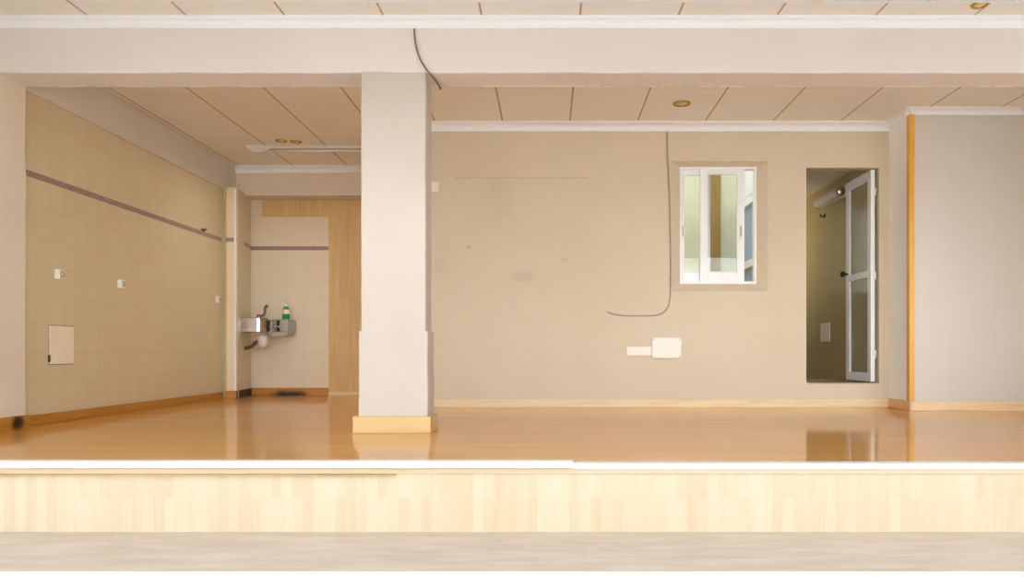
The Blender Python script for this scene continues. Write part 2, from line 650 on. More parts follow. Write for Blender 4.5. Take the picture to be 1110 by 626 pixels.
# window and door holes in the back wall (outer edges)
w0, w1 = at(727, 316, YB), at(832, 175, YB)
d0, d1 = at(874, 417, YB), at(953, 182, YB)

struct(MB().box(XL, XR, 3.565, 9.2, 0.0, ZP).build('floor', M['floor']), 'raised room floor of glossy oak laminate', 'floor')
struct(MB().box(XL, XR, 2.91, 3.55, -0.1, 0.0).build('floor_entrance', M['stone']), 'grey beige stone tile floor below the step', 'floor')
struct(MB().box(XL, XR, 3.55, 3.565, 0.0, ZP - 0.002).build('wall_step', M['riser']), 'pale beech laminate face of the raised step', 'step face')
struct(MB().box(XL, XR, 2.60, 2.91, -0.1, 0.002, 0.004).build('trim_threshold', M['threshold']), 'white shopfront sill along the bottom edge', 'sill')
struct(MB().box(-16, 16, -12, 2.60, -0.2, -0.02).build('floor_pavement', M['pavement']), 'light concrete pavement outside the shopfront', 'pavement')
struct(MB().box(-16, 16, -12.4, -12, -0.2, 6.0).build('wall_opposite', M['wellwhite']), 'white house front across the street', 'house front')

# ceilings
struct(MB().box(XL - 0.1, XR + 0.1, 2.60, YB + 0.1, ZT, ZT + 0.12).box(XL - 0.1, -1.2, YB + 0.1, 9.3, ZT, ZT + 0.12)
       .build('ceiling', M['ceiling']), 'suspended ceiling of large beige tiles', 'ceiling')

# back wall with its two holes
mb = MB()
xs = [-1.35, w0.x, w1.x, d0.x, d1.x, 3.08]
mb.box(xs[0], xs[1], YB, YB + 0.1, ZP, ZT)
mb.box(xs[1], xs[2], YB, YB + 0.1, ZP, w0.z)
mb.box(xs[1], xs[2], YB, YB + 0.1, w1.z, ZT)
mb.box(xs[2], xs[3], YB, YB + 0.1, ZP, ZT)
mb.box(xs[3], xs[4], YB, YB + 0.1, ZP, d0.z)
mb.box(xs[3], xs[4], YB, YB + 0.1, d1.z, ZT)
mb.box(xs[4], xs[5], YB, YB + 0.1, ZP, ZT)
struct(mb.build('wall_back', M['wall']), 'beige back wall with the window and the doorway', 'wall')

# side walls
struct(MB().box(XL, -3.50, 5.0, 8.50, ZP, 2.58).build('wall_left', M['tilel']), 'cream tiled wall on the left', 'wall')
struct(MB().box(XL, -3.41, 2.91, 4.885, 0, ZT).build('wall_front_left', M['pier']), 'plastered side wall beside the shopfront', 'wall')
pier = segbox(XL, -3.41, 4.885, 5.157, ZP, 2.60, 'z', 60, 0.012).build('wall_pier', M['pier'])
wobble(pier, 0.006, 6.0, 'xy')
struct(pier, 'rough cream plaster pier at the left edge', 'pier')
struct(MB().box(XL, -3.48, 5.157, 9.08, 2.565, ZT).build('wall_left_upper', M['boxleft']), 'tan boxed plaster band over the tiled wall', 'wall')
struct(MB().box(XR, XR + 0.1, 2.91, 6.70, 0, ZT).build('wall_front_right', M['wall']), 'right side wall near the shopfront', 'wall')
struct(MB().box(3.085, XR + 0.1, 6.70, 9.4, ZP, ZT).build('wall_right', M['rightwall']), 'pale projecting wall block on the right', 'wall')
struct(MB().box(3.08, 3.085, 6.70, YB + 0.1, ZP, ZT).build('wall_right_return', M['rightside']), 'narrow return of the right wall block', 'wall')
struct(MB().box(XL, XR, 2.62, 2.74, 2.22, 3.4).build('wall_front', M['beam']), 'wall over the shopfront opening', 'wall')  # out of view; lower edge brought down to keep sky light off the beam

struct(MB().box(4.15, XR, 5.0, 6.70, ZP, ZT).build('wall_right_side', M['wall']), 'side wall just beyond the right edge of the view', 'wall')
# niche at the far left
struct(MB().box(-3.449, -3.34, 8.45, 8.50, ZP, 2.58, 0.004).build('wall_niche_post', M['post']), 'pale corner post at the end of the tiled wall', 'post')
struct(MB().prism([(-3.34, 8.50), (-3.42, 9.08), (-3.6, 9.08), (-3.6, 8.50)], ZP, 2.58).build('wall_niche_left', M['tilel']), 'tiled side of the washbasin niche', 'wall')
struct(MB().box(XL, -1.2, 9.08, 9.2, ZP, ZT).build('wall_niche_back', M['tilen']), 'tiled back of the washbasin niche', 'wall')
struct(MB().box(-3.48, -1.35, 8.80, 9.08, 2.56, ZT).build('wall_niche_lintel', M['box']), 'tan lintel over the washbasin niche', 'lintel')
struct(MB().box(-1.35, -1.2, YB + 0.1, 9.08, ZP, ZT).build('wall_niche_right', M['wall']), 'return wall hidden behind the column', 'wall')
# cladding of the niche: an upside-down L of laminate boards, with a foot rail
p0, p1 = at(285, 235, 9.08), at(357, 218, 9.08)
mb = MB().box(p0.x, -1.35, 9.055, 9.08, p0.z, 2.56)
mb.box(p1.x, -1.35, 9.055, 9.08, ZP, p0.z)
struct(mb.build('wall_niche_cladding', M['nichewood']), 'oak laminate cladding around the niche tiles', 'cladding')
struct(MB().box(p1.x, -1.35, 9.04, 9.055, ZP, ZP + 0.045, 0.003).build('baseboard_cladding', M['pale']), 'low pale skirting under the oak cladding', 'skirting')

# beam, column
beam = segbox(XL, XR, 4.885, 5.157, 2.541, ZT, 'x', 240, 0.01).build('wall_beam', M['beam'])
wobble(beam, 0.004, 7.0, 'yz')
struct(beam, 'wide cream plaster beam across the room', 'beam')
col = segbox(-1.160, -0.757, 4.888, 5.125, 0.94, 2.56, 'z', 60, 0.01).build('wall_column', M['column'])
wobble(col, 0.003, 6.0, 'xy')
struct(col, 'cream plastered column under the beam', 'column')
cl = segbox(-1.172, -0.742, 4.876, 5.137, ZP, 0.94, 'z', 30, 0.01)
clo = cl.build('wall_column_foot', M['column'])
wobble(clo, 0.005, 7.0, 'xy')
struct(clo, 'thicker lower part of the plastered column', 'column')

# skirtings
def skirt(name, mat, x0, x1, y0, y1, h, label):
    struct(MB().box(x0, x1, y0, y1, ZP, ZP + h, 0.004).build(name, mat), label, 'skirting')


skirt('baseboard_left', M['honeyleft'], -3.50, -3.482, 5.157, 8.45, 0.072, 'honey wood skirting along the tiled wall')
skirt('baseboard_pier', M['honeypier'], -3.41, -3.39, 4.80, 5.165, 0.09, 'scorched wood skirting on the left pier')
skirt('baseboard_post', M['honeypost'], -3.455, -3.335, 8.432, 8.45, 0.085, 'short wood skirting on the niche post')
struct(MB().prism([(-3.335, 8.45), (-3.405, 9.06), (-3.425, 9.06), (-3.345, 8.45)], ZP, ZP + 0.085).build('baseboard_niche_left', M['dark']), 'blackened skirting at the niche side', 'skirting')
skirt('baseboard_niche', M['honeyniche'], -3.41, p1.x, 9.06, 9.08, 0.09, 'scorched wood skirting at the niche back')
skirt('baseboard_back', M['pale'], -1.35, 3.08, YB - 0.016, YB, 0.072, 'sheen-paled pine skirting along the back wall')
skirt('baseboard_right_return', M['paley'], 3.064, 3.08, 6.684, YB - 0.016, 0.085, 'sheen-paled pine skirting on the narrow return')
skirt('baseboard_right', M['pale'], 3.08, XR, 6.684, 6.70, 0.08, 'sheen-paled pine skirting on the right wall')
mb = MB()
mb.box(-1.203, -0.722, 4.852, 4.874, ZP, ZP + 0.103, 0.004)
mb.box(-0.742, -0.722, 4.874, 5.16, ZP, ZP + 0.103, 0.004)
mb.box(-1.203, -1.172, 4.874, 5.16, ZP, ZP + 0.103, 0.004)
mb.box(-1.172, -0.742, 5.14, 5.16, ZP, ZP + 0.103, 0.004)
struct(mb.build('baseboard_column', M['colbase']), 'yellow pine plinth boards around the column foot', 'skirting')

# cornices and trims
cornice(-1.2, 3.08, YB, ZT, 0.075, 0.075, 'trim_1', 'white cornice along the back wall')
cornice(3.03, XR, 6.70, ZT, 0.055, 0.06, 'trim_2', 'white cornice over the right wall block')
cornice(6.65, YB, 3.08, ZT, 0.055, 0.06, 'trim_3', 'white cornice on the narrow return', 'y')
cornice(-3.48, -1.35, 8.80, ZT, 0.07, 0.07, 'trim_4', 'white cornice over the niche lintel')
cornice(-3.41, XR, 4.89, ZT, 0.062, 0.05, 'trim_5', 'long white cornice on top of the beam')
struct(MB().box(-3.48, -3.455, 5.157, 8.8, ZT - 0.014, ZT, 0.003).build('trim_6', M['batten']), 'thin edge bead along the left of the ceiling', 'bead')
# border tiles
struct(MB().box(-3.50, -3.497, 5.157, 8.45, 1.994, 2.037, 0.001).build('trim_7', M['listello']), 'mauve brown border tiles along the left wall', 'border tiles')
mb = MB().box(-3.449, -3.34, 8.446, 8.45, 1.994, 2.037)
mb.prism([(-3.338, 8.45), (-3.415, 9.08), (-3.43, 9.08), (-3.345, 8.45)], 1.994, 2.037)
mb.box(-3.42, p1.x, 9.076, 9.08, 1.985, 2.028)
struct(mb.build('trim_8', M['listello']), 'mauve brown border tiles around the niche', 'border tiles')
struct(MB().box(-3.362, -3.337, 8.443, 8.452, ZP + 0.085, 2.56, 0.002).build('trim_21', M['trimwhite']), 'white plastic edge strip on the niche post', 'edge strip')
# plaster patch left of the cladding
struct(MB().box(-3.35, p0.x, 9.07, 9.08, p0.z, 2.56, 0.002).build('trim_9', M['pier']), 'bare plaster strip beside the oak cladding', 'plaster strip')
# corner bead
zc0, zc1 = 0.40, ZT - 0.055
mb = MB().prism([(3.062, 6.70 - 0.016), (3.108, 6.70 - 0.016), (3.108, 6.70), (3.08, 6.70), (3.08, 6.735), (3.062, 6.735)], zc0, zc1)
struct(mb.build('trim_10', M['orange']), 'orange wooden bead on the corner of the right wall', 'corner bead')
# nosing of the step: white profile, beige lip behind, tan batten under its left end
struct(MB().box(0.10, XR, 3.528, 3.60, ZP - 0.023, ZP + 0.001, 0.003).build('trim_11', M['nosing']), 'white nosing on the right half of the step', 'nosing')
struct(MB().box(XL, XR, 3.542, 3.565, ZP - 0.048, ZP - 0.0235, 0.003).build('trim_12', M['lip']), 'beige lip under the white nosing', 'nosing lip')
struct(MB().box(XL, 0.10, 3.534, 3.60, ZP - 0.0232, ZP + 0.001, 0.003).build('trim_13', M['lip']), 'beige nosing under the loose white board', 'nosing')
q = at(428, 515, 3.53)
struct(MB().box(XL, q.x, 3.530, 3.55, ZP - 0.056, ZP - 0.0485, 0.002).build('trim_14', M['lipdark']), 'thin tan batten under the left half of the nosing', 'batten')
q = at(621, 505, 3.515)
lb = segbox(-3.39, q.x, 3.512, 3.5275, ZP - 0.018, ZP + 0.012, 'x', 30, 0.003)
lb2 = segbox(-3.39, q.x, 3.5255, 3.575, ZP + 0.0015, ZP + 0.012, 'x', 30, 0.002)
me_ = bpy.data.meshes.new('tmp')
lb2.bm.to_mesh(me_)
lb.bm.from_mesh(me_)
bpy.data.meshes.remove(me_)
lbo = lb.build('edging_board', M['nosing'], origin=(-1.6, 3.52, ZP))
tag(lbo, 'long loose white edging board lying along the left half of the step', 'board')

# window reveal
i0, i1 = at(737, 308, 7.195), at(820, 181, 7.195)
mb = MB()
outer = [(w0.x, w0.z), (w1.x, w0.z), (w1.x, w1.z), (w0.x, w1.z)]
inner = [(i0.x, i0.z), (i1.x, i0.z), (i1.x, i1.z), (i0.x, i1.z)]
A = [mb.bm.verts.new((p[0], YB, p[1])) for p in outer]
Bv = [mb.bm.verts.new((p[0], 7.195, p[1])) for p in inner]
Cv = [mb.bm.verts.new((p[0], YB + 0.1, p[1])) for p in inner]
Dv = [mb.bm.verts.new((p[0], YB + 0.1, p[1])) for p in outer]
for r, s_ in ((A, Bv), (Bv, Cv), (Cv, Dv), (Dv, A)):
    for k in range(4):
        mb.bm.faces.new((r[k], r[(k + 1) % 4], s_[(k + 1) % 4], s_[k]))
bmesh.ops.recalc_face_normals(mb.bm, faces=mb.bm.faces)
struct(mb.build('trim_15', M['wall']), 'splayed painted reveal around the window', 'reveal')
# raised arris around the reveal
mb = MB()
t_ = 0.008
mb.box(w0.x - t_, w1.x + t_, YB - 0.004, YB, w1.z, w1.z + t_)
mb.box(w0.x - t_, w1.x + t_, YB - 0.004, YB, w0.z - t_, w0.z)
mb.box(w0.x - t_, w0.x, YB - 0.004, YB, w0.z, w1.z)
mb.box(w1.x, w1.x + t_, YB - 0.004, YB, w0.z, w1.z)
struct(mb.build('trim_16', M['wall']), 'thin raised edge around the window reveal', 'edge')

# ------------------------------------------------------------------ window
win = bpy.data.objects.new('window_1', None)
win.location = ((i0.x + i1.x) / 2, 7.20, i0.z)
COL.objects.link(win)
struct(win, 'white sliding window slid open at its right side', 'window')


def ring(x0, x1, y0, y1, z0, z1, wl, wr, wb, wt, bev=0.003):
    m_ = MB()
    m_.box(x0, x0 + wl, y0, y1, z0, z1, bev)
    m_.box(x1 - wr, x1, y0, y1, z0, z1, bev)
    m_.box(x0 + wl, x1 - wr, y0, y1, z0, z0 + wb, bev)
    m_.box(x0 + wl, x1 - wr, y0, y1, z1 - wt, z1, bev)
    return m_


ring(i0.x, i1.x, 7.195, 7.27, i0.z, i1.z, 0.022, 0.018, 0.024, 0.02).build('frame', M['alu'], win)


def sash(xa, xb, y, wl, wr, handle, nm):
    a, b = at(xa, 306, y), at(xb, 183, y)
    sh = ring(a.x, b.x, y, y + 0.028, i0.z + 0.014, i1.z - 0.014, wl, wr, 0.095, 0.055).build('sash', M['alu'], win)
    MB().box(a.x + wl - 0.004, b.x - wr + 0.004, y + 0.011, y + 0.016, i0.z + 0.10, i1.z - 0.064).build('pane', M['glass'], sh)
    if handle:
        hx = a.x + 0.018 if handle < 0 else b.x - wr * 0.5
        h = at(0, 251, y).z
        MB().box(hx - 0.016, hx + 0.016, y - 0.006, y, h - 0.07, h + 0.07, 0.003).build('handle', M['plastic'], sh)
        MB().box(hx - 0.007, hx + 0.007, y - 0.009, y - 0.006, h - 0.045, h + 0.045, 0.002).build('pull', M['greyplastic'], sh)
    return sh


sash(737.6, 770, 7.232, 0.036, 0.05, -1, 'rear')
sash(759, 807, 7.198, 0.072, 0.068, 1, 'front')

# lightwell behind the window
struct(MB().box(-1.1, 2.1, 8.60, 8.72, 0.2, 4.7).build('wall_lightwell_back', M['wellback']), 'pale green tiled wall beyond the window', 'wall')
struct(MB().box(2.1, 2.2, YB + 0.1, 8.72, 0.2, 2.42).build('wall_lightwell_right', M['wellblue']), 'blue grey wall of the light well', 'wall')
struct(MB().box(-1.2, -1.1, YB + 0.1, 8.72, 0.2, 3.2).build('wall_lightwell_left', M['wellback']), 'hidden side wall of the light well', 'wall')
struct(MB().box(-1.1, 2.1, YB + 0.1, 8.6, 0.2, 0.3).build('floor_lightwell', M['pavement']), 'floor of the light well', 'floor')
mb = MB().box(2.06, 2.1, YB + 0.1, 8.6, 2.33, 2.40, 0.004).box(2.06, 2.1, YB + 0.1, 8.6, 1.68, 1.755, 0.004).box(2.08, 2.1, YB + 0.1, 8.6, 2.44, 3.2)
struct(mb.build('trim_17', M['wellwhite']), 'white bands on the blue grey wall outside the window', 'band')
struct(MB().box(-1.1, 2.1, 8.55, 8.60, 1.62, 1.69, 0.005).build('trim_18', M['wellwhite']), 'white ledge on the green wall beyond the window', 'ledge')
a, b = at(767, 293, 8.56), at(781, 180, 8.56)
MB()
struct(MB().box(a.x, b.x, 8.54, 8.60, 1.69, 3.0, 0.006).build('trim_19', M['brownwood']), 'brown timber post beyond the window', 'post')

# ------------------------------------------------------------------ bathroom behind the doorway
zb = d0.z
struct(MB().box(3.0, 3.08, YB + 0.1, 9.4, zb - 0.1, 2.7).build('wall_bathroom_right', M['tileb']), 'beige tiled side wall seen through the doorway', 'wall')
struct(MB().box(2.2, 3.08, 9.3, 9.4, zb - 0.1, 2.7).build('wall_bathroom_back', M['tilebx']), 'tiled end wall of the bathroom', 'wall')
struct(MB().box(2.2, 2.25, YB + 0.1, 8.75, zb - 0.1, 2.7).box(2.2, 2.25, 8.75, 9.25, zb - 0.1, 1.5).box(2.2, 2.25, 9.25, 9.3, zb - 0.1, 2.7).box(2.2, 2.25, 8.75, 9.25, 2.45, 2.7).build('wall_bathroom_left', M['tileb']), 'hidden tiled side wall of the bathroom', 'wall')  # unseen opening towards the sky, added to light the bathroom
struct(MB().box(2.2, 3.08, YB, 9.4, 2.60, 2.7).build('ceiling_bathroom', M['box']), 'bathroom ceiling', 'ceiling') if False else \
    struct(MB().box(2.2, 3.08, YB + 0.1, 9.4, 2.60, 2.7).build('ceiling_bathroom', M['box']), 'bathroom ceiling', 'ceiling')
struct(MB().box(2.2, 3.0, YB + 0.1, 9.3, zb - 0.1, zb).build('floor_bathroom', M['stone']), 'stone floor of the bathroom', 'floor')
struct(MB().box(d0.x, d1.x, YB + 0.004, YB + 0.1, zb, zb + 0.012, 0.003).build('trim_20', M['lip']), 'beige sill in the doorway', 'door sill')

# door leaf, opened into the bathroom
dr = bpy.data.objects.new('door_1', None)
dr.location = (2.955, 7.15, zb + 0.02)
COL.objects.link(dr)
struct(dr, 'white aluminium door with two glass panes standing open into the bathroom', 'door')
xa, xb = 2.925, 2.965
ya, yb = 7.15, 7.745
z0, z1 = zb + 0.022, d1.z - 0.012
MB().box(xa, xb, ya, ya + 0.075, z0, z1, 0.004).build('stile', M['alu'], dr)
MB().box(xa, xb, yb - 0.085, yb, z0, z1, 0.004).build('stile', M['alu'], dr)
MB().box(xa, xb, ya + 0.075, yb - 0.085, z1 - 0.085, z1, 0.004).build('rail', M['alu'], dr)
zm = at(0, 300, 7.45).z
MB().box(xa, xb, ya + 0.075, yb - 0.085, zm - 0.03, zm + 0.035, 0.004).build('rail', M['alu'], dr)
MB().box(xa, xb, ya + 0.075, yb - 0.085, z0, z0 + 0.08, 0.004).build('rail', M['alu'], dr)
for za, zb_ in ((z0 + 0.075, zm - 0.026), (zm + 0.031, z1 - 0.08)):
    MB().box(2.942, 2.948, ya + 0.07, yb - 0.08, za, zb_).build('glass_pane', M['doorglass'], dr)
hd = MB().lathe((xa, yb - 0.045, zm + 0.045), [(0.012, 0), (0.012, -0.03), (0.026, -0.035), (0.03, -0.05), (0.024, -0.065), (0, -0.068)], 20, 'x').build('handle', M['dark'], dr)
MB().lathe((xb, yb - 0.045, zm + 0.045), [(0.012, 0), (0.012, 0.012), (0.022, 0.014), (0.024, 0.024), (0, 0.028)], 20, 'x').build('handle', M['dark'], dr)
for hz in (z0 + 0.25, (z0 + z1) / 2, z1 - 0.2):
    MB().tube([(xa + 0.045, ya + 0.002, hz - 0.035), (xa + 0.045, ya + 0.002, hz + 0.035)], 0.006, 12).build('hinge', M['alu'], dr)

# lamp fitting on the bathroom wall
yf0, yf1 = 7.86, 8.58
zf = at(0, 207, 7.9).z
lf = thing('wall_lamp', (3.0, 8.2, zf), 'long white tube lamp fixed on the bathroom wall beside the open door', 'lamp')
MB().box(2.965, 3.0, yf0, yf1, zf - 0.05, zf + 0.05, 0.006).build('bracket', M['plastic'], lf)
MB().lathe((2.925, yf0 + 0.03, zf - 0.005), [(0, 0), (0.05, 0), (0.052, 0.01), (0.052, yf1 - yf0 - 0.07), (0.05, yf1 - yf0 - 0.06), (0, yf1 - yf0 - 0.06)], 24, 'y').build('diffuser', M['batten'], lf)
MB().lathe((2.925, yf0, zf - 0.005), [(0, 0), (0.03, 0.003), (0.05, 0.016), (0.054, 0.034), (0.05, 0.036)], 24, 'y').build('end_cap', M['steel'], lf)

# hook and plate on the bathroom wall
D_ = 3.0 * F / (894 - VX)
z_ = at(0, 234, D_).z
hk = thing('robe_hook', (3.0, D_, z_), 'small dark robe hook on the bathroom tiles under the tube lamp', 'hook')
MB().lathe((3.0, D_, z_), [(0.022, 0.001), (0.022, -0.006), (0.012, -0.01), (0, -0.01)], 20, 'x').build('rose', M['dark'], hk)
MB().tube([(2.992, D_, z_), (2.965, D_, z_ - 0.012), (2.953, D_, z_ - 0.004), (2.952, D_, z_ + 0.018)], 0.007, 10).build('peg', M['dark'], hk)
D_ = 3.0 * F / (895 - VX)
z_ = at(0, 360.5, D_).z
sp = thing('wall_plate', (3.0, D_, z_), 'cream blanking plate low on the bathroom tiles', 'plate')
MB().box(2.99, 3.0, D_ - 0.14, D_ + 0.14, z_ - 0.1, z_ + 0.1, 0.003).build('cover', M['oldplastic'], sp)
for dy, dz in ((-0.12, 0.08), (0.12, 0.08), (-0.12, -0.08), (0.12, -0.08)):
    MB().lathe((2.99, D_ + dy, z_ + dz), [(0.006, 0), (0.005, -0.002), (0, -0.002)], 10, 'x').build('screw', M['greyplastic'], sp)

# ------------------------------------------------------------------ ceiling fittings
def downlight(x, y, label, zt=ZT, r=0.055, group=None, watts=0):
    t = thing('ceiling_downlight', (x, y, zt), label, 'downlight', group)
    MB().lathe((x, y, zt), [(r, 0), (r, -0.006), (r * 0.92, -0.010), (r * 0.74, -0.008), (r * 0.70, 0.0)], 28).build('brass_ring', M['brass'], t)
    MB().lathe((x, y, zt), [(r * 0.69, -0.001), (r * 0.5, -0.006), (r * 0.3, -0.013), (0, -0.016)], 24).build('lamp', M['lamp'], t)
    if watts:
        ld = bpy.data.lights.new('downlight_lamp', 'SPOT')
        ld.energy = watts
        ld.color = (1.0, 0.95, 0.86)
        ld.spot_size = math.radians(165)
        ld.spot_blend = 1.0
        ld.shadow_soft_size = 0.04
        lo = bpy.data.objects.new('downlight_lamp', ld)
        lo.parent = t
        lo.location = (0, 0, -0.03)
        COL.objects.link(lo)
    return t


GD = None
for px, py, lab in ((305, 152.5, 'brass downlight above the tube batten, left one of the close pair'),
                    (321, 153.5, 'brass downlight above the tube batten, right one of the close pair'),
                    (739, 112, 'brass downlight in the ceiling in front of the back wall window')):
    D_ = (ZT - ZC) * F / (VY - py)
    downlight((px - VX) * D_ / F, D_, lab, r=0.055 if px < 400 else 0.075, watts=9 if px < 400 else 0)
downlight(2.567, 4.69, 'brass downlight at the top right edge, on the shopfront side of the beam', r=0.05)

# fluorescent batten on the left part of the ceiling
D_ = 7.92
fx0, fx1 = at(268, 158, D_).x, -1.62
ba = thing('ceiling_batten', ((fx0 + fx1) / 2, D_, ZT), 'long white fluorescent batten on the ceiling over the niche', 'light')
MB().box(fx0 + 0.02, fx1 - 0.02, D_ - 0.03, D_ + 0.03, ZT - 0.03, ZT, 0.004).build('body', M['batten'], ba)
MB().lathe((fx0 + 0.19, D_, ZT - 0.047), [(0, 0), (0.0145, 0), (0.0145, fx1 - fx0 - 0.38), (0, fx1 - fx0 - 0.38)], 16, 'x').build('tube', M['batten'], ba)
for s0, s1 in ((fx0, 1), (fx1, -1)):
    o = [(s0, ZT), (s0, ZT - 0.02), (s0 + s1 * 0.05, ZT - 0.055), (s0 + s1 * 0.09, ZT - 0.068), (s0 + s1 * 0.165, ZT - 0.068), (s0 + s1 * 0.215, ZT - 0.045), (s0 + s1 * 0.235, ZT - 0.028), (s0 + s1 * 0.235, ZT)]
    MB().prism(o, D_ - 0.034, D_ + 0.034, 'y').build('end_cap', M['batten'], ba)

# white framed grilles on the front ceiling, seen only by their rear edges
def grille(px0, px1, label, py=2.2):
    yb_ = (2.06) * F / (VY - py)
    x0, x1 = (px0 - VX) * yb_ / F, (px1 - VX) * yb_ / F
    t = thing('ceiling_grille', ((x0 + x1) / 2, yb_ - 0.25, ZT), label, 'grille', None)
    ring_ = MB()
    for a_ in ((x0, x1, yb_ - 0.03, yb_), (x0, x1, yb_ - 0.5, yb_ - 0.47), (x0, x0 + 0.03, yb_ - 0.47, yb_ - 0.03), (x1 - 0.03, x1, yb_ - 0.47, yb_ - 0.03)):
        ring_.box(a_[0], a_[1], a_[2], a_[3], ZT - 0.012, ZT, 0.002)
    ring_.build('frame', M['alu'], t)
    MB().box(x0 + 0.03, x1 - 0.03, yb_ - 0.47, yb_ - 0.03, ZT - 0.002, ZT).build('backing', M['dark'] if px0 > 880 else M['batten'], t)
    n = int((x1 - x0) / 0.077) if px0 > 880 else int((x1 - x0) / 0.1)
    sl = MB()
    for k in range(n):
        xx = x0 + 0.05 + (x1 - x0 - 0.1) * k / max(1, n - 1)
        sl.box(xx - 0.006, xx + 0.006, yb_ - 0.47, yb_ - 0.03, ZT - 0.010, ZT - 0.002)
    sl.build('louvre', M['alu'], t)


grille(82, 398, 'white framed ceiling grille at the top edge, left of the column', 1.6)
grille(401, 879, 'long white framed ceiling grille at the top edge, middle of the three', 2.7)
grille(890, 1180, 'white framed ceiling grille with dark slots at the top right', 3.0)

# ------------------------------------------------------------------ things on the left wall
def socket(y, label):
    z = ZC + 0.555
    x = -3.497
    t = thing('wall_socket', (x, y, z), label, 'socket', 'white sockets on the tiled wall')
    MB().box(x - 0.003, x + 0.036, y - 0.03, y + 0.03, z - 0.035, z + 0.035, 0.006, 3).build('casing', M['plastic'], t)
    MB().lathe((x + 0.036, y, z), [(0.021, -0.002), (0.021, 0.003), (0.017, 0.003), (0.016, -0.001), (0, -0.001)], 20, 'x').build('insert', M['socketgrey'], t)
    return t


socket(5.62, 'small white socket on the tiled wall above the access panel')
socket(6.435, 'small white socket halfway along the tiled wall')
socket(8.33, 'small white socket at the far end of the tiled wall by the corner post')

y0_, y1_ = 5.53, 5.81
ap = thing('access_panel', (-3.5, 5.67, 0.86), 'square cream access panel low on the tiled wall', 'panel')
MB().box(-3.501, -3.492, y0_, y1_, 0.725, 0.997, 0.002).build('cover', M['oldplastic'], ap)
ring_ = MB()
for a_ in ((y0_ - 0.004, y0_, 0.719, 1.003), (y1_, y1_ + 0.006, 0.719, 1.003), (y0_, y1_, 0.719, 0.725), (y0_, y1_, 0.997, 1.003)):
    ring_.box(-3.5, -3.497, a_[0], a_[1], a_[2], a_[3])
ring_.build('edge', M['socketgrey'], ap)
MB().box(-3.5, -3.489, y0_ - 0.01, y0_ + 0.004, 0.74, 0.79, 0.002).build('hinge', M['dark'], ap)

bk = thing('wall_clip', (-3.497, 8.0, 2.04), 'tiny dark clip on the mauve border of the tiled wall', 'clip')
MB().box(-3.5, -3.494, 7.96, 8.04, 2.036, 2.062, 0.002).build('base', M['darkcable'], bk)
MB().tube([(-3.494, 7.98, 2.05), (-3.475, 7.98, 2.056), (-3.468, 8.0, 2.06), (-3.475, 8.02, 2.056), (-3.494, 8.02, 2.05)], 0.006, 8).build('loop', M['darkcable'], bk)

# ------------------------------------------------------------------ things on the back wall
a, b = at(492, 193, YB), at(637, 173, YB)
bp = MB().box(a.x, b.x, YB - 0.012, YB + 0.001, a.z, b.z, 0.002).build('blanking_panel', M['wall'], origin=((a.x + b.x) / 2, YB, a.z))
tag(bp, 'long shallow panel painted over in wall beige, high on the back wall', 'panel')

c = at(471.5, 203, YB)
sw = thing('light_switch', (c.x, YB, c.z), 'white light switch beside the column on the back wall', 'switch')
MB().box(c.x - 0.034, c.x + 0.034, YB - 0.012, YB, c.z - 0.044, c.z + 0.044, 0.004).build('plate', M['plastic'], sw)
MB().box(c.x - 0.02, c.x + 0.02, YB - 0.018, YB - 0.012, c.z - 0.03, c.z + 0.03, 0.003).build('rocker', M['plastic'], sw)

a, b = at(706, 389, YB), at(738, 366, YB)
jb = thing('junction_box', ((a.x + b.x) / 2, YB, a.z), 'white square junction box low on the back wall', 'junction box')
MB().box(a.x, b.x, YB - 0.035, YB + 0.001, a.z, b.z, 0.004).build('box', M['plastic'], jb)
MB().box(a.x + 0.004, b.x - 0.004, YB - 0.045, YB - 0.035, a.z + 0.004, b.z - 0.004, 0.004).build('lid', M['plastic'], jb)
for sx in (a.x + 0.02, b.x - 0.02):
    for sz in (a.z + 0.02, b.z - 0.02):
        MB().lathe((sx, YB - 0.045, sz), [(0.006, 0), (0.005, -0.0015), (0, -0.0015)], 10, 'y').build('screw', M['greyplastic'], jb)
b2 = at(679, 376, YB)
c2 = at(706, 386, YB)
tr = thing('cable_trunking', (b2.x, YB, c2.z), 'short white cable trunking running left from the junction box', 'trunking')
MB().box(b2.x, c2.x, YB - 0.022, YB + 0.001, c2.z, b2.z, 0.003).build('channel', M['plastic'], tr)
MB().box(b2.x, c2.x, YB - 0.026, YB - 0.022, c2.z + 0.006, b2.z - 0.006, 0.0015).build('cover', M['plastic'], tr)


def smooth_path(pts, n=8):
    pts = [Vector(p) for p in pts]
    P = [pts[0]] + pts + [pts[-1]]
    out = []
    for i in range(1, len(P) - 2):
        for k in range(n):
            t = k / n
            p0_, p1_, p2_, p3_ = P[i - 1:i + 3]
            out.append(0.5 * (2 * p1_ + (p2_ - p0_) * t + (2 * p0_ - 5 * p1_ + 4 * p2_ - p3_) * t * t + (3 * p1_ - p0_ - 3 * p2_ + p3_) * t ** 3))
    out.append(pts[-1])
    return out


